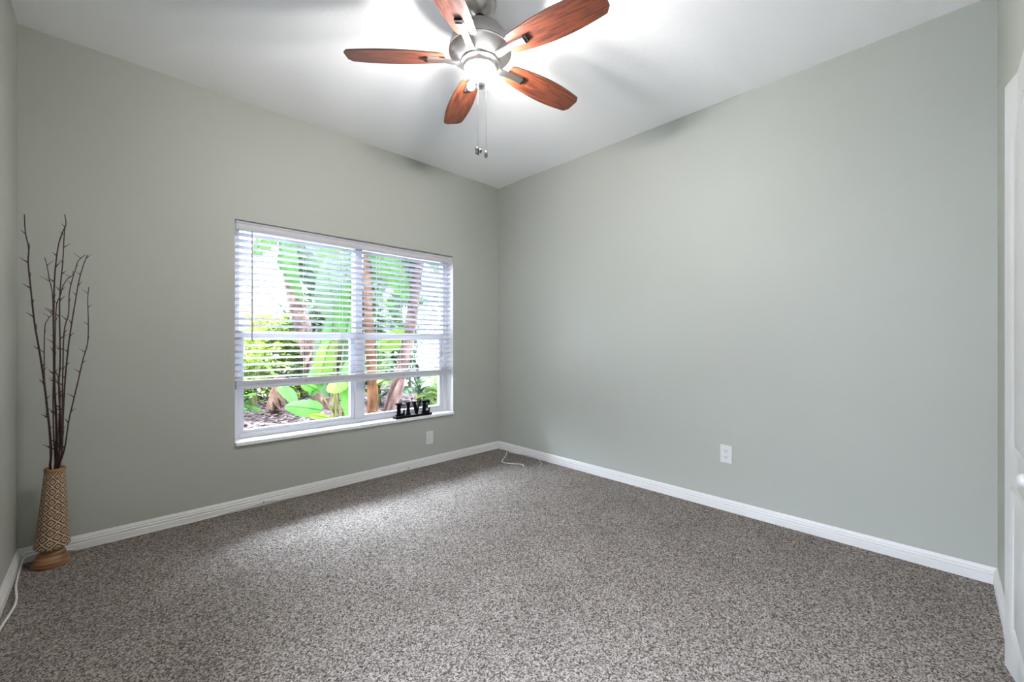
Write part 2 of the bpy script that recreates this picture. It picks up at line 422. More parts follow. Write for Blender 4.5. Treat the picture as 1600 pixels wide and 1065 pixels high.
Ep = [[(0, 0), (.95, 0), (1, .38), (.90, .38), (.80, .18), (.50, .15), (.50, .43), (.62, .43), (.66, .33), (.76, .33), (.76, .69), (.66, .69), (.62, .59), (.50, .59), (.50, .85), (.74, .82), (.84, .64), (.94, .64), (.94, 1), (0, 1), (0, .87), (.12, .87), (.12, .13), (0, .13)]]
u_ = SL / 100
letter(Lp, -SL / 2 + 3 * u_, 24 * u_); letter(Ip, -SL / 2 + 30 * u_, 13 * u_)
letter(Vp, -SL / 2 + 46 * u_, 27 * u_); letter(Ep, -SL / 2 + 74 * u_, 24 * u_)

# ------------------------------------------------------------------ outlets
def outlet(label, loc, rz, duplex=True):
    t = thing('wall_outlet', label, 'outlet', loc, rz)          # local: plate in xz, facing -y
    bm = NB(); box(bm, (-.037, -.006, -.060), (.037, 0, .060)); obj('cover_plate', bm, M_PLASTIC, t, bevel=.003)
    if duplex:
        for zc in (.021, -.021):
            bm = NB()
            pl = [(.0165 * math.cos(a), max(-.013, min(.013, .0175 * math.sin(a)))) for a in [2 * PI * i / 24 for i in range(24)]]
            prism(bm, pl, lambda a, b: Vector((a, -.008, zc + b)), lambda a, b: Vector((a, -.002, zc + b)))
            f = obj('receptacle', bm, M_PLASTIC, t)
            bm = NB(); box(bm, (-.0075, -.0084, zc - .001), (-.0050, -.0079, zc + .008)); box(bm, (.0050, -.0084, zc - .001), (.0075, -.0079, zc + .007))
            tube(bm, [(0, -.0084, zc - .007), (0, -.0079, zc - .007)], .0028, 8); obj('slots', bm, M_DARK, f)
        bm = NB(); tube(bm, [(0, -.0075, 0), (0, -.005, 0)], .003, 10); obj('screw', bm, M_PLASTIC, t)
    else:
        bm = NB(); box(bm, (-.017, -.0085, -.034), (.017, -.004, .034)); o = obj('socket_insert', bm, M_PLASTIC, t, bevel=.001)
        for zc in (.017, -.017):
            bm = NB(); box(bm, (-.007, -.0090, zc - .003), (-.005, -.0084, zc + .006)); box(bm, (.005, -.0090, zc - .003), (.007, -.0084, zc + .006)); obj('slots', bm, M_CORDG, o)
outlet('white duplex outlet plate on the right wall', (0, -2.245, .373), R(-90))
outlet('white outlet plate on the window wall below the LIVE sign', (wx(671), 0, .245), 0, False)

# ------------------------------------------------------------------ closet door
def yf(x):
    xa, ya = CX1 + .005, YF + .028; xb, yb = -.835, YF + .008
    if x > xb: return yb + (ya - yb) * (x - xb) / (xa - xb)
    return yb
door = thing('door_1', None, None, (-.97, YF + .008, 0)); door['kind'] = 'structure'
DM = Matrix.Translation(-Vector((-.97, YF + .008, 0)))
def dobj(name, bm, m, **k):
    par = k.pop('par', door)
    bm.transform(DM); return obj(name, bm, m, par, **k)
def arch(x0, x1, zb, zt_, rise, n=20):
    """closed outline (x,z) with a cathedral top, x0<x1"""
    out = [(x0, zb), (x1, zb)]
    for i in range(n + 1):
        t = i / n; x = x1 + (x0 - x1) * t
        out.append((x, zt_ + rise * (.5 - .5 * math.cos(2 * PI * t))))
    return out
def leafdoor(xa, xb):
    bm = NB(); n = 12; rows = []
    xs = sorted(set([xb + (xa - xb) * i / n for i in range(n + 1)] + ([-.835] if xb < -.835 < xa else [])))
    fr_ = [(x, yf(x)) for x in xs]; bk = [(x, yf(x) - .033) for x in xs]
    z0, z1 = .012, 1.99
    ribbon(bm, [[Vector((x, y, z0)) for x, y in fr_], [Vector((x, y, z1)) for x, y in fr_]])
    ribbon(bm, [[Vector((x, y, z0)) for x, y in bk], [Vector((x, y, z1)) for x, y in bk]])
    for z in (z0, z1): ribbon(bm, [[Vector((x, y, z)) for x, y in fr_], [Vector((x, y, z)) for x, y in bk]])
    for i in (0, -1):
        ribbon(bm, [[Vector((*fr_[i], z0)), Vector((*bk[i], z0))], [Vector((*fr_[i], z1)), Vector((*bk[i], z1))]])
    bmesh.ops.remove_doubles(bm, verts=bm.verts, dist=1e-5)
    leaf = dobj('door_leaf', bm, M_DOOR)
    a, b = xb + .055, xa - .055
    for (zb, zt_, rise) in ((.754, 1.800, .07), (.156, .642, 0)):
        bm = NB()
        outl = [arch(a + s, b - s, zb + s, zt_ - s * .8, rise) for s in (0, .006, .014, .022, .03, .045)]
        hs = (0, .006, .004, -.0005, .002, .007)
        rings = [[bm.verts.new((x, yf(x) + h, zz)) for x, zz in o_] for o_, h in zip(outl, hs)]
        for r0, r1 in zip(rings, rings[1:]):
            for i in range(len(r0)):
                j = (i + 1) % len(r0); bm.faces.new((r0[i], r0[j], r1[j], r1[i]))
        bm.faces.new(rings[-1])
        dobj('door_panel', bm, M_DOOR, smooth=True)
    return leaf
lf = leafdoor(CX1 + .005, -1.215); rf_ = leafdoor(-1.220, CX0 + .004)
bm = NB()
MK = Matrix.Translation((-1.245, yf(-1.245) - .001, .762)) @ Matrix.Scale(.78, 4) @ Matrix.Rotation(R(-90), 4, 'X')
lathe(bm, [(.010, 0), (.009, .012), (.012, .018), (.020, .024), (.023, .032), (.020, .040), (.011, .045), (.001, .046)], 24, M=MK)
dobj('door_knob', bm, M_DOOR, smooth=True, par=rf_)
bm = NB(); box(bm, (CX0 + .01, YF - .045, 1.991), (CX1 - .01, YF - .01, 1.9995)); dobj('track', bm, M_STEEL)

# ------------------------------------------------------------------ ceiling fan
HUB = Vector((-1.688, -1.731, 0))
fan = thing('ceiling_fan', 'brushed nickel ceiling fan with five cherry wood blades and a lit light kit', 'ceiling fan', (HUB.x, HUB.y, H))
def fobj(name, bm, m, par=None, z0=True, **k):
    bm.transform(Matrix.Translation((0, 0, -H))); return obj(name, bm, m, par or fan, **k)
bm = NB(); lathe(bm, [(.075, H), (.076, H - .012), (.074, H - .026), (.066, H - .045), (.050, H - .063), (.032, H - .074), (.024, H - .077), (.024, H - .070)], 48)
fobj('canopy', bm, M_STEEL, smooth=True)
bm = NB(); lathe(bm, [(.020, 2.652), (.022, 2.645), (.018, 2.638)], 24); fobj('canopy_collar', bm, M_BLACKM, smooth=True)
bm = NB(); lathe(bm, [(.0125, 2.655), (.0125, 2.588)], 20); fobj('downrod', bm, M_STEEL, smooth=True)
bm = NB(); lathe(bm, [(.020, 2.602), (.030, 2.598), (.075, 2.590), (.108, 2.568), (.130, 2.535), (.142, 2.500), (.1455, 2.482)], 64)
fobj('motor_dome', bm, M_STEEL, smooth=True)
bm = NB(); lathe(bm, [(.1445, 2.483), (.1445, 2.479)], 64); fobj('motor_seam', bm, M_BLACKM, smooth=True)
bm = NB(); lathe(bm, [(.1460, 2.479), (.1465, 2.470), (.140, 2.462), (.128, 2.452), (.112, 2.440), (.098, 2.430), (.092, 2.427)], 64)
fobj('motor_bowl', bm, M_STEEL, smooth=True)
bm = NB(); lathe(bm, [(.092, 2.429), (.094, 2.424), (.092, 2.418), (.080, 2.412), (.078, 2.395), (.055, 2.380), (.035, 2.374), (.030, 2.345), (.022, 2.338)], 48)
fit = fobj('light_kit', bm, M_STEEL, smooth=True)
bm = NB(); lathe(bm, [(.020, 2.340), (.027, 2.332), (.028, 2.325), (.020, 2.314), (.006, 2.309), (.001, 2.308)], 32); fobj('finial', bm, M_STEEL, fit, smooth=True)
for k in range(4):
    az = R(45 + 90 * k) + math.atan2(FWD.y, FWD.x)
    MB_ = Matrix.Translation((0, 0, 2.390)) @ Matrix.Rotation(az, 4, 'Z') @ Matrix.Translation((.040, 0, 0)) @ Matrix.Rotation(R(148), 4, 'Y') @ Matrix.Scale(.74, 4)
    bm = NB(); lathe(bm, [(.014, -.004), (.017, .004), (.018, .026), (.015, .030)], 20, M=MB_)
    so = fobj('lamp_socket', bm, M_STEEL, fit, smooth=True)
    bm = NB(); lathe(bm, [(.010, .028), (.014, .038), (.021, .052), (.024, .066), (.022, .080), (.013, .090), (.001, .093)], 20, M=MB_)
    fobj('light_bulb', bm, M_BULB, so, smooth=True)
# blades
R0, R1 = .165, .622
def blade_w(t):      # half width along the blade, t 0..1
    return .047 + .027 * math.sin(PI * min(1, t * 1.02) ** 1.0 * .86) ** 1.0 - .004 * t
ang0 = math.atan2(RGT.y, RGT.x)
for k, a in enumerate((182.2, 254.2, 326.2, 38.2, 110.2)):
    A = ang0 + R(a)
    ZB = 2.447
    arm_name = 'blade_arm'
    # blade in local frame: x outward, y width, pitched about x
    MB2 = Matrix.Rotation(A, 4, 'Z') @ Matrix.Translation((0, 0, ZB)) @ Matrix.Rotation(R(-12), 4, 'X')
    bm = NB(); n = 26
    edge = []
    for i in range(n + 1):
        t = i / n; x = R0 + (R1 - R0) * t; w = blade_w(t)
        if t > .955: w *= math.sqrt(max(0, 1 - ((t - .955) / .055) ** 2))
        if t < .04: w *= .84 + .16 * (t / .04)
        edge.append((x, w))
    outline = [(x, -w) for x, w in edge] + [(x, w) for x, w in edge[::-1]]
    prism(bm, outline, lambda x, y: Vector((x, y, .003)), lambda x, y: Vector((x, y, -.003)))
    me_ob = None
    bm.faces.ensure_lookup_table()
    for f_ in bm.faces:
        f_.material_index = 0 if len(f_.verts) > 4 else 1
    # keep blade coordinates local so the grain follows each blade
    o = obj('blade', bm, [M_WOOD, M_EDGE], fan)
    o.matrix_local = Matrix.Translation((0, 0, -H)) @ MB2
    # bowed flat arm from the ring under the bowl to the blade underside
    bm = NB(); hw = .0165
    path = [(.094, -.016), (.110, -.018), (.135, -.017), (.165, -.012), (.200, -.009), (.232, -.010), (.247, -.012)]
    path = [(p[0], p[1]) for p in path]
    s = spline([(p[0], 0, p[1]) for p in path], 4)
    top = [[Vector((p.x, y, p.z + .0045)) for y in (-hw, hw)] for p in s]
    bot = [[Vector((p.x, y, p.z - .0045)) for y in (hw, -hw)] for p in s]
    vv = [[bm.verts.new(q) for q in (a_ + b_)] for a_, b_ in zip(top, bot)]
    for r0, r1 in zip(vv, vv[1:]):
        for i in range(4): bm.faces.new((r0[i], r0[(i + 1) % 4], r1[(i + 1) % 4], r1[i]))
    bm.faces.new(vv[0][::-1]); bm.faces.new(vv[-1])
    arm = obj(arm_name, bm, M_STEEL, fan, smooth=True, bevel=.0015)
    arm.matrix_local = Matrix.Translation((0, 0, -H)) @ MB2
    bm = NB(); box(bm, (.244, -.0185, -.0125), (.262, .0185, -.002)); e_ = obj('arm_end', bm, M_BLACKM, arm, bevel=.001)
    bm = NB(); box(bm, (.19, -.0185, -.0062), (.250, .0185, -.0028)); e_ = obj('arm_plate', bm, M_STEEL, arm, bevel=.001)
# pull chains
def chain(dr, df, z0, z1, kind):
    p = RGT * dr + FWD * df
    bm = NB(); z = z0
    tube(bm, [(p.x, p.y, z0), (p.x, p.y, z1)], .0005, 4)
    while z > z1:
        bmesh.ops.create_icosphere(bm, subdivisions=1, radius=.0011, matrix=Matrix.Translation((p.x, p.y, z))); z -= .0065
    c = fobj('pull_chain', bm, M_CHAIN)
    bm = NB()
    if kind == 'fan':
        for q in range(3):
            ang = 2 * PI * q / 3
            bmesh.ops.create_uvsphere(bm, u_segments=12, v_segments=8, radius=.0095, matrix=Matrix.Translation((p.x, p.y, z1 - .006)) @ Matrix.LocRotScale(RGT * (.009 * math.cos(ang)) + Vector((0, 0, -.009 * math.sin(ang))), None, Vector((1, 1, 1))))
        tube(bm, [(p.x, p.y, z1), (p.x, p.y, z1 - .024)], .004, 8)
    else:
        lathe(bm, [(.003, 0), (.007, -.006), (.008, -.020), (.006, -.030), (.001, -.032)], 16, (p.x, p.y, z1))
    fobj('chain_pendant', bm, M_DKSTEEL, c, smooth=True)
chain(-.007, -.035, 2.400, 2.005, 'fan')
chain(.029, -.03, 2.400, 2.000, 'bulb')

# ------------------------------------------------------------------ vase with branches
VX, VY = -3.148, -.128
lean = Matrix.Translation((VX, VY, 0)) @ Matrix.Rotation(math.atan2(RGT.y, RGT.x), 4, 'Z') @ Matrix.Rotation(R(2.0), 4, 'Y')
vase = thing('floor_vase', 'tall tapered floor vase with a carved tan diamond pattern and brown foot', 'vase', (VX, VY, 0))
VM = Matrix.Translation((-VX, -VY, 0))
m = M_VASE
oc = nd(m, 'ShaderNodeTexCoord'); uvm = oc.outputs['UV']
sp = nd(m, 'ShaderNodeSeparateXYZ'); lk(m, uvm, sp.inputs[0])
def mth(op, a, b=None):
    n = nd(m, 'ShaderNodeMath', operation=op)
    for i, q in enumerate((a, b)):
        if q is None: continue
        if isinstance(q, (int, float)): n.inputs[i].default_value = q
        else: lk(m, q, n.inputs[i])
    return n.outputs[0]
pa = mth('ADD', sp.outputs[0], sp.outputs[1]); pb = mth('SUBTRACT', sp.outputs[0], sp.outputs[1])
da = mth('ABSOLUTE', mth('SUBTRACT', mth('FRACT', pa), .5)); db = mth('ABSOLUTE', mth('SUBTRACT', mth('FRACT', pb), .5))
mxd = mth('MAXIMUM', da, db)                       # 0 centre of diamond .. .5 at lattice
prof_h = ramp(m, mxd, [(0.0, (.06, .06, .06)), (.06, (.10, .10, .10)), (.10, (.80, .80, .80)), (.26, (.75, .75, .75)), (.30, (.10, .10, .10)), (.40, (.12, .12, .12)), (.43, (1, 1, 1)), (.50, (1, 1, 1))])
nz = nd(m, 'ShaderNodeTexNoise', Scale=55.0, Detail=5.0); lk(m, oc.outputs['Object'], nz.inputs['Vector'])
wear = mth('MULTIPLY', prof_h, mth('ADD', mth('MULTIPLY', nz.outputs['Fac'], .9), .5))
lk(m, ramp(m, wear, [(.08, (.050, .022, .011)), (.4, (.24, .135, .075)), (.9, (.52, .38, .25))]), bsdf(m).inputs['Base Color'])
bump(m, prof_h, .8, .003)
bm = NB(); uvl = bm.loops.layers.uv.new('UVMap')
vp = [(.0330, .486), (.0355, .487), (.0370, .480), (.0368, .470), (.040, .420), (.046, .330), (.052, .240), (.058, .160), (.0610, .130), (.0648, .106), (.0645, .098), (.058, .090), (.042, .087)]
NS = 72; rings = []
for r_, z_ in vp:
    rings.append([bm.verts.new(lean @ Vector((r_ * math.cos(2 * PI * k / NS), r_ * math.sin(2 * PI * k / NS), z_))) for k in range(NS)])
for i in range(len(vp) - 1):
    for k in range(NS):
        f_ = bm.faces.new((rings[i][k], rings[i][(k + 1) % NS], rings[i + 1][(k + 1) % NS], rings[i + 1][k]))
        for lp, (ii, kk) in zip(f_.loops, ((i, k), (i, k + 1), (i + 1, k + 1), (i + 1, k))):
            lp[uvl].uv = (kk / NS * 7, vp[ii][1] * 20)
# hollow inside
inn = [(.0330, .486), (.031, .47), (.033, .40), (.034, .34)]
prev = rings[0]
for r_, z_ in inn[1:]:
    ring = [bm.verts.new(lean @ Vector((r_ * math.cos(2 * PI * k / NS), r_ * math.sin(2 * PI * k / NS), z_))) for k in range(NS)]
    for k in range(NS): bm.faces.new((prev[k], prev[(k + 1) % NS], ring[(k + 1) % NS], ring[k]))
    prev = ring
bm.faces.new(prev)
bm.transform(VM); obj('vase_body', bm, M_VASE, vase, smooth=True)
bm = NB(); lathe(bm, [(.0375, .470), (.0388, .475), (.0385, .482), (.0365, .486)], 48, M=lean, cap=False); bm.transform(VM); obj('vase_rim', bm, M_FOOT, vase, smooth=True, label='reddish brown rim')
bm = NB(); lathe(bm, [(.041, .089), (.0405, .080), (.042, .073), (.047, .066), (.050, .060), (.049, .057), (.055, .048), (.058, .042), (.057, .039), (.063, .030), (.066, .022), (.065, .019), (.068, .012), (.0685, .006), (.066, .001)], 56, M=lean)
bm.transform(VM); obj('vase_foot', bm, M_FOOT, vase, smooth=True, label='turned brown wooden foot')

# stems: pixel tracks of the stems give height and sideways position, depth varies
stems = [
 # (points (u, v), top depth, look)
 ([(86, 735), (80, 700), (74, 640), (68, 590), (61, 545), (54, 505), (48, 450), (44, 410), (45, 388), (40, 365), (38, 335)], 1.97, 1.25, 'leftmost and tallest dark red branch, alone against the corner'),
 ([(84, 735), (78, 690), (74, 640), (70, 600), (69, 560), (70, 512), (74, 500), (82, 490)], 2.06, .8, 'short dark branch bending right beside the leftmost branch'),
 ([(88, 735), (84, 680), (83, 620), (84, 560), (83, 500), (82, 460), (77, 435), (74, 418), (70, 402)], 2.0, .85, 'thin dark branch ending left of the two tallest middle ones'),
 ([(89, 735), (88, 680), (86, 620), (84, 560), (84, 500), (85, 440), (88, 405), (92, 380), (98, 362), (103, 350), (101, 335)], 2.03, 1.1, 'tall dark red middle branch curving right to the top tip'),
 ([(92, 735), (94, 690), (94, 650), (92, 600), (94, 560), (93, 480), (95, 440), (98, 410), (100, 372), (102, 352)], 2.10, 1.1, 'tall dark middle branch meeting its neighbour at the top'),
 ([(90, 735), (90, 690), (88, 640), (86, 610), (86, 540), (88, 480), (94, 462), (98, 448), (104, 437), (113, 430), (114, 423)], 1.96, .75, 'thin branch crossing the middle with a hooked right tip'),
 ([(93, 735), (96, 690), (97, 640), (98, 590), (100, 520), (107, 490), (108, 460), (112, 440), (118, 420), (122, 408), (133, 398)], 2.05, .85, 'thin dark branch with a tip curving right'),
 ([(95, 735), (97, 700), (99, 640), (102, 590), (107, 540), (112, 505), (117, 475), (123, 440), (130, 415), (137, 398)], 2.08, 1.05, 'dark red branch rising right to a high tip'),
 ([(98, 735), (101, 700), (107, 660), (116, 620), (122, 595), (130, 560), (137, 535), (138, 500), (137, 468), (139, 448)], 2.02, .9, 'rightmost dark branch standing apart with pointed side twigs'),
 ([(94, 735), (93, 700), (92, 660), (94, 620), (91, 590), (84, 575), (84, 560)], 2.12, .9, 'short dark branch hidden low in the middle of the bunch'),
]
for si, (pts, dt, thick, lab) in enumerate(stems):
    P3 = []
    n = len(pts); d0 = 2.085 + random.uniform(-.012, .012)
    for i, (u, v) in enumerate(pts):
        t = max(0, (735 - v) / 400)
        d = d0 + (dt - d0) * min(1, t * 1.3) + .008 * math.sin(v / 23. + si)
        P3.append(P(u, v, d))
    # root inside the vase mouth
    root = lean @ Vector((random.uniform(-.010, .010), random.uniform(-.010, .010), .40))
    mouth = lean @ Vector((max(-.02, min(.02, (pts[0][0] - 90) / F * 2.1)), random.uniform(-.012, .012), .49))
    P3 = [root, mouth] + P3[1:]
    sm = spline(P3, 5)
    base = P3[0].copy()
    bm = NB(); L = len(sm)
    rr = [(.0038 - .0023 * i / L) * thick for i in range(L)]
    tube(bm, [p - base for p in sm], rr, 7)
    root_o = obj('dried_branch', bm, M_TWIG, smooth=True); root_o.location = base
    tag(root_o, lab + ', in the carved floor vase', 'branch', 'dried branches in the floor vase')
    # side twigs (buds) alternating
    side = 1; cum = 0; nextd = .12
    for i in range(5, L - 2):
        cum += (sm[i] - sm[i - 1]).length
        if cum > nextd and sm[i].z > .53:
            side = -side; cum = 0; nextd = random.uniform(.045, .085)
            tdir = (sm[i + 1] - sm[i - 1]).normalized()
            out = (RGT * side + FWD * random.uniform(-.9, .3)).normalized()
            tip = sm[i] + (out * .8 + tdir * .6).normalized() * random.uniform(.020, .042)
            tip.y = min(tip.y, -.006); tip.x = max(tip.x, XL + .008)
            bm = NB()
            tube(bm, [sm[i] - base, (sm[i] + (tip - sm[i]) * .12) - base, (sm[i] + tip) / 2 - base, tip - base], [rr[i] * 1.5, rr[i] * 1.1, rr[i] * .6, .0006], 6)
            obj('side_twig', bm, M_TWIG, root_o, smooth=True)

# ------------------------------------------------------------------ cords
def cord(name, label, pts, r, m, k=6):
    base = Vector(pts[0]); s = spline(pts, k)
    bm = NB(); tube(bm, [p - base for p in s], r, 8)
    o = obj(name, bm, m, smooth=True); o.location = base
    return tag(o, label, 'cord')
def Gp(u, v, z=.004):
    d = F * (CAM.z - z) / (v - 532.5); return P(u, v, d)
# left one: from behind the vase, along the left wall
cord('electric_cord', 'white cord lying on the carpet along the left baseboard', [(XL + .20, -.022, .012), (XL + .10, -.020, .03), (XL + .03, -.03, .035), (XL + .02, -.10, .012), (XL + .026, -.30, .006), (XL + .045, -.50, .005), (XL + .024, -.75, .005), (XL + .03, -1.1, .005), (XL + .02, -1.5, .005)], .004, M_CORD)
# one hanging along the window wall baseboard
pts = []
for u, dz, dy in ((170, .004, .020), (250, .004, .018), (330, .005, .018), (412, .022, .018), (440, .012, .020), (500, .005, .020), (560, .006, .019), (620, .008, .019), (638, .022, .018), (665, .008, .024), (700, .014, .022), (715, .028, .019), (735, .050, .017), (757, .058, .017), (770, .052, .018)):
    pts.append((wx(u, -dy), -dy, dz))
cord('electric_cord', 'thin white cord tacked along the baseboard under the window', pts, .0028, M_CORD)
cord('electric_cord', 'loose white cord looped on the carpet in the far corner', [Gp(792, 706, .014), Gp(790, 712, .01), Gp(785, 719, .008), Gp(786, 722, .008), Gp(800, 724, .008), Gp(815, 725, .008), Gp(818, 728, .006)], .004, M_CORD)
cord('electric_cord', 'thin grey-white cord curving out from the right baseboard in the far corner', [Gp(795, 706, .016), Gp(812, 709.5, .014), Gp(828, 712.5, .014), Gp(840, 717, .012), Gp(845, 722, .01), Gp(846, 726, .008), Gp(842, 729, .006)], .0035, M_CORDG)
for u, hz in ((412, .024), (638, .024)):
    x = wx(u, -.02)
    bm = NB(); tube(bm, [(0, -.0185 + .02, 0), (0, -.026 + .02, 0)], [.004, .003], 8)
    o = obj('cord_clip', bm, M_DARK); o.location = (x, -.02, hz)
    tag(o, 'small dark nail clip on the baseboard ' + ('below the left window pane' if u < 500 else 'below the LIVE sign'), 'clip')

# ------------------------------------------------------------------ garden
GZ = .13
bm = NB(); NX, NY = 60, 40
rows = []
for j in range(NY + 1):
    y = T + .002 + (14 - T) * (j / NY) ** 1.5
    rows.append([Vector((-4.5 + 18 * i / NX, y, GZ + (.03 * math.sin(i * 1.7 + j) + .03 * math.sin(j * 2.1 - i * .6)) * (1 if j > 1 else 0))) for i in range(NX + 1)])
ribbon(bm, rows)
o = struct('ground', bm, M_MULCH, smooth='full')
# loose bark chips
bm = NB()
for i in range(1500):
    u = random.uniform(340, 720); d = random.uniform(3.4, 7.2); p = P(u, 600, d)
    if p.y < 1.9: continue
    p.z = GZ + .045 + random.uniform(-.03, .02)
    s = random.uniform(.012, .04)
    Mx = Matrix.Translation(p) @ Matrix.Rotation(random.uniform(0, PI), 4, 'Z') @ Matrix.Rotation(random.uniform(-.5, .5), 4, 'X') @ Matrix.Rotation(random.uniform(-.4, .4), 4, 'Y')
    box(bm, (-s, -s * .45, -.004), (s, s * .4, .005), Mx)
tag(obj('bark_chips', bm, M_CHIP), 'loose brown bark chips covering the planting bed outside', 'mulch', kind='stuff')

bm = NB(); box(bm, (-4.2, T + .003, 0), (2.5, 1.75, GZ + .075)); struct('path', bm, M_BOUNCE)  # unseen pale slab added below the window to bounce skylight onto the ceiling
def ray_y(u, y):
    return wx(u, y)
# fences
def fence(name, label, p0, p1, hgt, step, w):
    p0, p1 = Vector((*p0, GZ)), Vector((*p1, GZ)); L = (p1 - p0).length; dr = (p1 - p0).normalized()
    t = thing(name, label, 'fence', p0, math.atan2(dr.y, dr.x))
    n = int(L / step)
    for i in range(n):
        x = i * step + .03
        bm = NB(); prism(bm, [(x, 0), (x + w, 0), (x + w, hgt - .04), (x + w / 2, hgt), (x, hgt - .04)], lambda a, b: Vector((a, -.011, b)), lambda a, b: Vector((a, .011, b)))
        obj('picket', bm, M_FENCE, t)
    for z in (.25, hgt * .55, hgt - .25):
        bm = NB(); box(bm, (0, .011, z), (L, .05, z + .09)); obj('rail', bm, M_FENCE, t)
fence('picket_fence', 'white picket fence running away at the right edge of the window', (1.8, 5.2), (1.8, .6), 1.75, .13, .085)

def leaf_bm(bm, base, tip, width, sag=.12, side=None, split=0, fold=.18, n=14):
    """broad banana-type blade from base to tip"""
    base, tip = Vector(base), Vector(tip)
    ax = tip - base; L = ax.length; axn = ax.normalized()
    if side is None: side = axn.cross(Vector((0, 0, 1)))
    side = Vector(side); side = (side - axn * side.dot(axn)).normalized(); up = side.cross(axn)
    if up.z < 0: up = -up
    for s in (-1, 1):
        rows = []
        for i in range(n + 1):
            t = i / n
            w = width * .5 * (math.sin(PI * min(.999, t ** .75 * .97 + .03))) ** .6
            c = base + ax * t + up * (sag * L * 4 * t * (1 - t)) 
            rv = 1 + .05 * math.sin(i * 2.3 + s)
            rows.append([c, c + side * (s * w * .55 * rv) - up * fold * w * .4, c + side * (s * w * rv) - up * fold * w * 1.3])
        if split:
            st = 0
            while st < n:
                en = min(n, st + random.choice((1, 2, 3)))
                seg = [[q.copy() for q in r] for r in rows[st:en + 1]]
                jit = up * random.uniform(-.08, .03) * width
                for r in seg: r[2] += jit; r[1] += jit * .4
                ribbon(bm, seg); st = en
        else: ribbon(bm, rows)
    pth = [base + ax * (i / 8) + up * (sag * L * 4 * (i / 8) * (1 - i / 8)) for i in range(9)]
    tube(bm, pth, [width * .03 * (1 - .8 * i / 8) + .003 for i in range(9)], 5)

def frond_bm(bm, base, tip, sag, nl=26, ll=.32, lw=.03):
    base, tip = Vector(base), Vector(tip); ax = tip - base; L = ax.length; a = ax.normalized()
    side = a.cross(Vector((0, 0, 1))).normalized(); up = side.cross(a)
    pt = lambda t: base + ax * t + up * (sag * L * 4 * t * (1 - t))
    tube(bm, [pt(i / 8) for i in range(9)], [.008 * (1 - .7 * i / 8) for i in range(9)], 5)
    for i in range(nl):
        t = .15 + .85 * i / (nl - 1); c = pt(t)
        l = ll * (math.sin(PI * (.15 + .8 * (1 - t) + .0)) ** .5) * random.uniform(.85, 1.1)
        for s in (-1, 1):
            dr = (side * s * .8 + a * .75 + Vector((0, 0, random.uniform(-.25, .1)))).normalized()
            e = c + dr * l - Vector((0, 0, l * .2)); mid = c + dr * l * .5
            w = dr.cross(Vector((0, 0, 1))).normalized() * lw * .5
            a0 = bm.verts.new(c); b0 = bm.verts.new(mid + w); c0 = bm.verts.new(e); d0 = bm.verts.new(mid - w)
            bm.faces.new((a0, b0, c0, d0))
def trunk_bm(pts, r0, r1, rough=.12):
    s = spline(pts, 8); bm = NB(); n = len(s)
    rr = [(r0 + (r1 - r0) * i / n) * (1 + rough * math.sin(i * 2.1) * random.uniform(.3, 1)) for i in range(n)]
    tube(bm, s, rr, 14)
    for v in bm.verts: v.co += Vector((random.uniform(-1, 1), random.uniform(-1, 1), 0)) * r0 * .06
    return bm
def plant(name, label, cat, base, group=None):
    t = thing(name, label, cat, base, 0, group); t['_b'] = 0; del t['_b']
    T0 = Matrix.Translation(-Vector(base))
    def add(nm, bm, m, **k):
        bm.transform(T0); return obj(nm, bm, m, t, **k)
    return add
def ground(u, d): 
    p = P(u, 600, d); p.z = GZ; return p

# A: upright orange trunk, right pane
b = ground(581, 5.1); add = plant('banana_tree', 'orange-brown upright trunk tree just right of the window mullion', 'tree', b, 'banana trees in the planting bed')
add('trunk', trunk_bm([b, P(582, 600, 5.1), P(576, 500, 5.15), P(574, 400, 5.2), P(572, 300, 5.2)], .062, .05), M_TRUNK, smooth=True)
for (q0, q1, w, mm_) in (((574, 330, 5.2), (640, 470, 4.9), .42, M_LEAF), ((572, 310, 5.2), (668, 400, 5.0), .40, M_LEAFY), ((572, 310, 5.2), (520, 395, 5.3), .4, M_LEAF), ((572, 315, 5.2), (600, 380, 5.6), .35, M_LEAFY)):
    bm = NB(); leaf_bm(bm, P(*q0), P(*q1), w, .12, RGT * .3 + Vector((0, 0, 1)), 1); add('leaf', bm, mm_, smooth=True)
# B: leaning pinkish trunk, right pane
b = ground(606, 5.2); add = plant('banana_tree', 'pinkish trunk leaning right behind the LIVE sign', 'tree', b, 'banana trees in the planting bed')
add('trunk', trunk_bm([b, P(609, 640, 5.2), P(622, 600, 5.25), P(636, 540, 5.3), P(648, 460, 5.35), P(656, 380, 5.4), P(660, 300, 5.4)], .085, .06), M_TRUNK2, smooth=True)
for (q0, q1, w, mm_) in (((640, 520, 5.3), (588, 545, 5.0), .27, M_LEAFY), ((658, 340, 5.4), (570, 440, 5.2), .45, M_LEAF), ((658, 330, 5.4), (700, 440, 5.6), .4, M_LEAFB), ((655, 330, 5.3), (600, 425, 5.0), .35, M_LEAFY), ((656, 335, 5.4), (620, 490, 5.4), .34, M_LEAFB), ((658, 335, 5.4), (585, 470, 5.7), .4, M_LEAFB)):
    bm = NB(); leaf_bm(bm, P(*q0), P(*q1), w, .08, RGT * .2 + Vector((0, 0, 1)), 1); add('leaf', bm, mm_, smooth=True)
bm = NB(); tube(bm, spline([P(603, 665, 5.05), P(612, 630, 5.08), P(628, 592, 5.15)], 6), [.035] * 12 + [.02], 8); add('side_trunk', bm, M_TRUNK2, smooth=True)
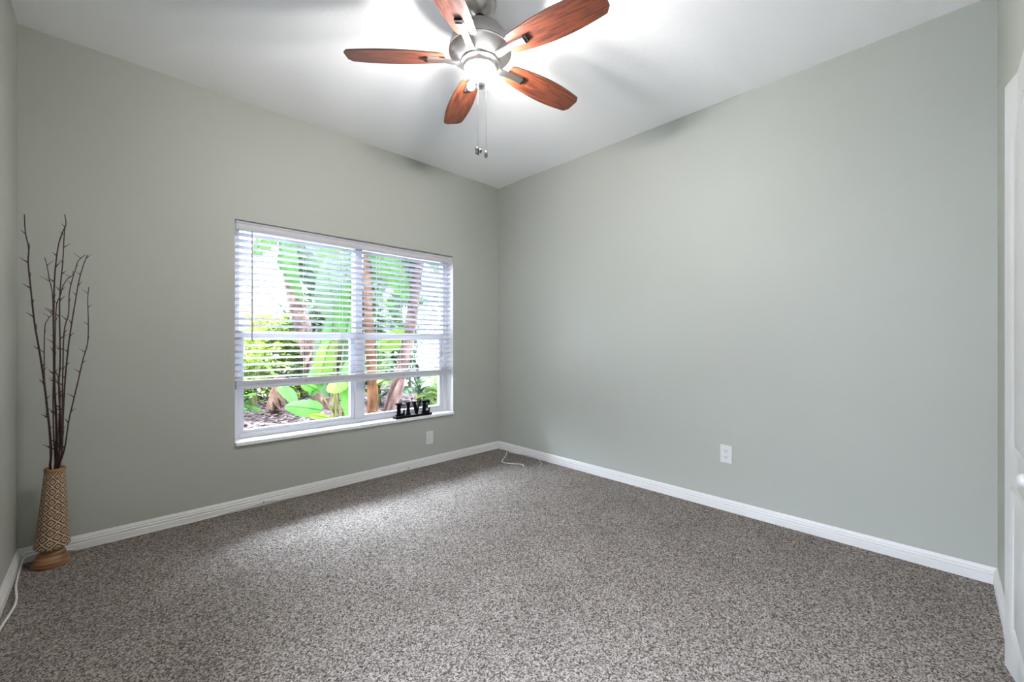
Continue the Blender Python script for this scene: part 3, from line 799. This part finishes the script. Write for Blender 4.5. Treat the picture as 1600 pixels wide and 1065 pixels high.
# C: broad leaning trunk in the left pane
b = ground(508, 6.0); add = plant('banana_tree', 'thick pinkish leaning trunk with old leaf bases in the left pane', 'tree', b, 'banana trees in the planting bed')
add('trunk', trunk_bm([b, P(498, 600, 6.0), P(484, 550, 6.0), P(468, 490, 6.0), P(455, 430, 6.0), P(446, 370, 6.0), P(440, 320, 6)], .13, .09, .2), M_TRUNK2, smooth=True)
for (q0, q1, w, mm_) in (((447, 345, 6.0), (540, 430, 6.2), .5, M_LEAFB), ((447, 350, 6.0), (500, 440, 5.8), .42, M_LEAFB), ((446, 345, 6.0), (395, 400, 5.6), .32, M_LEAF), ((448, 350, 6.0), (560, 450, 5.4), .50, M_LEAFB), ((450, 360, 6.0), (540, 400, 5.8), .3, M_LEAFY), ((446, 340, 6.0), (470, 470, 5.6), .42, M_LEAF), ((450, 345, 6), (520, 470, 6.6), .4, M_LEAFB), ((448, 340, 6), (545, 520, 6.4), .5, M_LEAFB), ((446, 335, 6), (505, 400, 5.7), .3, M_LEAF)):
    bm = NB(); leaf_bm(bm, P(*q0), P(*q1), w, .10, RGT * .2 + Vector((0, 0, 1)), 1); add('leaf', bm, mm_, smooth=True)
for i in range(6):
    v = 420 + i * 32; uu = 452 + (v - 420) * .27; bm = NB()
    leaf_bm(bm, P(uu, v, 5.92), P(uu + random.uniform(-16, 10), v + 34, 5.86), .12, .1, None, 0, .5, 6); add('dry_leaf_base', bm, M_DRYLEAF, smooth=True)
# D: split old trunk at left
b = ground(432, 5.5); add = plant('banana_tree', 'short trunk wrapped in split dry brown sheaths above the mulch at left', 'tree', b, 'banana trees in the planting bed')
add('trunk', trunk_bm([b, P(435, 625, 5.5), P(437, 605, 5.5), P(434, 588, 5.52)], .10, .07, .2), M_TRUNK2, smooth=True)
for q0, q1 in (((430, 606, 5.45), (414, 645, 5.3)), ((428, 604, 5.42), (425, 642, 5.3)), ((426, 606, 5.4), (438, 640, 5.3)), ((432, 604, 5.42), (446, 630, 5.35))):
    bm = NB(); leaf_bm(bm, P(*q0), P(*q1), .10, .06, None, 0, .6, 6); add('dry_sheath', bm, M_DRYLEAF, smooth=True)
for (q0, q1, w, mm_) in (((440, 600, 5.4), (462, 634, 5.2), .2, M_LEAF), ((436, 596, 5.5), (404, 560, 5.4), .18, M_LEAFY)):
    bm = NB(); leaf_bm(bm, P(*q0), P(*q1), w, .08); add('leaf', bm, mm_, smooth=True)

# E: fan clump with stalks rising right of the left pane
b = ground(528, 4.6); add = plant('bird_of_paradise_plant', 'clump of yellowish stalks with broad green leaves beside the mullion', 'plant', b)
Z0 = Vector((0, 0, 1))
for i, (u1, v1, dd) in enumerate(((494, 608, 4.6), (505, 560, 4.7), (516, 530, 4.7), (524, 500, 4.6), (532, 480, 4.7), (540, 520, 4.5), (548, 560, 4.55), (520, 590, 4.5), (535, 450, 4.8))):
    bm = NB(); s0 = b + Vector((random.uniform(-.07, .07), random.uniform(-.05, .05), 0)); e = P(u1, v1, dd)
    tube(bm, spline([s0, (s0 + e) / 2 + Vector((0, 0, .06)), e], 6), [.016 - .0008 * k_ for k_ in range(13)], 8); add('stalk', bm, M_STEM, smooth=True)
for (q0, q1, w, mm_) in (((494, 608, 4.6), (470, 600, 4.5), .14, M_LEAF), ((503, 640, 4.5), (445, 634, 4.6), .20, M_LEAF), ((519, 655, 4.4), (482, 648, 4.3), .11, M_LEAFY), ((505, 562, 4.7), (486, 620, 4.6), .24, M_LEAF),
                         ((548, 560, 4.5), (552, 670, 4.3), .26, M_LEAF), ((516, 532, 4.7), (500, 600, 4.6), .26, M_LEAFY), ((524, 500, 4.6), (512, 400, 4.7), .40, M_LEAFB), ((532, 480, 4.7), (552, 380, 4.7), .36, M_LEAFB),
                         ((540, 520, 4.5), (548, 440, 4.5), .30, M_LEAF), ((528, 600, 4.7), (520, 480, 4.9), .34, M_LEAF), ((545, 610, 4.7), (552, 500, 4.8), .34, M_LEAFB), ((516, 620, 4.9), (500, 520, 5.0), .3, M_LEAFB), ((535, 452, 4.8), (500, 380, 4.9), .3, M_LEAF), ((520, 592, 4.5), (538, 610, 4.3), .25, M_LEAFY)):
    bm = NB(); leaf_bm(bm, P(*q0), P(*q1), w, .06, RGT + Z0 * .3); add('leaf', bm, mm_, smooth=True)

# F: feathery palms
def palm(label, base, tips, m, cat='palm', ll=.3, crown=None, nl=24):
    add = plant('feathery_palm', label, cat, base, 'feathery palms in the planting bed')
    c = crown or (Vector(base) + Vector((0, 0, .25)))
    bm = NB(); tube(bm, [base, (Vector(base) + c) / 2, c], [.04, .035, .03], 8); add('stem', bm, M_STEM, smooth=True)
    for tp in tips:
        bm = NB(); frond_bm(bm, c, tp, .14, nl, ll); add('frond', bm, m)
b = ground(398, 6.3)
palm('pale feathery palm filling the left end of the window', b, [P(u, v, 6.1 + random.uniform(-.8, .4)) for u, v in ((355, 500), (372, 480), (392, 470), (412, 490), (430, 500), (365, 540), (378, 560), (420, 540), (440, 570), (395, 520), (362, 590), (384, 600), (428, 600), (405, 575))], M_HEDGE, nl=30)
b = ground(370, 5.2)
palm('low green palm seedling at the left edge of the mulch', b, [P(u, v, 5.2 + random.uniform(-.3, .3)) for u, v in ((360, 610), (372, 600), (386, 618), (392, 640), (375, 640), (380, 628))], M_LEAF, ll=.18, crown=b + Vector((0, 0, .12)), nl=16)
b = ground(655, 6.2)
palm('green feathery palm low behind the LIVE sign', b, [P(u, v, 6.2 + random.uniform(-.7, .5)) for u, v in ((612, 590), (622, 570), (640, 560), (660, 575), (678, 590), (690, 610), (604, 615), (630, 610), (650, 600), (672, 625), (640, 585))], M_LEAFB, nl=26)
b = ground(686, 5.3)
palm('yellow-tipped palm at the right edge of the window', b, [P(u, v, 5.3 + random.uniform(-.4, .3)) for u, v in ((668, 600), (676, 590), (688, 592), (700, 606), (664, 618), (694, 630), (680, 610), (672, 640))], M_LEAFY, ll=.2, nl=18)
b = ground(592, 6.4)
palm('bright green palm between the two right-hand trunks', b, [P(u, v, 6.4 + random.uniform(-.6, .4)) for u, v in ((580, 590), (592, 570), (604, 590), (570, 610), (612, 600), (596, 610), (588, 550), (562, 560))], M_LEAFY, nl=24)
b = ground(470, 7.3)
palm('dusty green palm behind the thick leaning trunk', b, [P(u, v, 7.3 + random.uniform(-.8, .5)) for u, v in ((430, 470), (450, 450), (480, 440), (510, 460), (535, 490), (420, 520), (455, 520), (500, 520), (540, 540), (440, 570), (520, 570), (475, 490))], M_LEAFB, ll=.4, nl=30)
b = ground(640, 7.6)
palm('dusty green palm beyond the right pane', b, [P(u, v, 7.6 + random.uniform(-.8, .4)) for u, v in ((590, 470), (612, 440), (640, 430), (668, 450), (690, 480), (600, 520), (640, 500), (680, 530), (620, 480), (660, 480))], M_LEAFB, ll=.4, nl=30)

# G: dense shrubs closing the back of the bed
def shrub(label, c, rx, ry, h, m, n, sz):
    c = Vector((c[0], c[1], GZ)); add = plant('leafy_shrub', label, 'shrub', c, 'shrubs along the back of the planting bed')
    bm = NB()
    for i in range(5):
        a = random.uniform(0, 2 * PI); tube(bm, [c, c + Vector((math.cos(a) * rx * .5, math.sin(a) * ry * .5, h * .8))], [.02, .008], 5)
    add('stems', bm, M_STEM)
    bm = NB()
    for i in range(n):
        a = random.uniform(0, 2 * PI); ph = random.uniform(-.2, 1); q = random.uniform(.55, 1)
        rad = math.cos(ph * PI / 2 * .9) * q
        p = c + Vector((math.cos(a) * rx * rad, math.sin(a) * ry * rad, h * (.08 + .92 * max(0, math.sin(max(0, ph) * PI / 2)) * q) if ph > 0 else h * random.uniform(.02, .5)))
        d = Vector((math.cos(a) + random.uniform(-.6, .6), math.sin(a) + random.uniform(-.6, .6), random.uniform(-.5, .7))).normalized()
        l = sz * random.uniform(.7, 1.3); sd = d.cross(Vector((random.uniform(-.4, .4), random.uniform(-.4, .4), 1))).normalized() * l * .22
        up = sd.cross(d).normalized() * l * .08
        v0 = bm.verts.new(p); v1 = bm.verts.new(p + d * l * .45 + sd + up); v2 = bm.verts.new(p + d * l - up); v3 = bm.verts.new(p + d * l * .45 - sd + up); v4 = bm.verts.new(p + d * l * .5)
        bm.faces.new((v0, v1, v4)); bm.faces.new((v1, v2, v4)); bm.faces.new((v2, v3, v4)); bm.faces.new((v3, v0, v4))
    add('foliage', bm, m)
for (x, y, rx, ry, h, m, n, sz, lab) in (
    (-2.15, 4.5, .55, .4, 1.35, M_HEDGE, 2600, .16, 'pale yellow-green shrub at the far left of the bed'),
    (-.9, 4.7, .55, .4, 1.45, M_HEDGE, 2600, .16, 'yellow-green shrub behind the split trunk'),
    (.25, 5.3, .6, .45, 2.3, M_HEDGEB, 3200, .22, 'grey-green shrub behind the stalk clump'),
    (1.3, 6.1, .5, .5, 2.5, M_HEDGEB, 3400, .24, 'grey-green shrub seen between the two right-hand trunks'),
    (2.9, 6.9, .9, .6, 2.4, M_LEAF, 2600, .24, 'deeper green shrub farthest right beyond the fence')):
    shrub(lab, (x, y), rx, ry, h, m, n, sz)
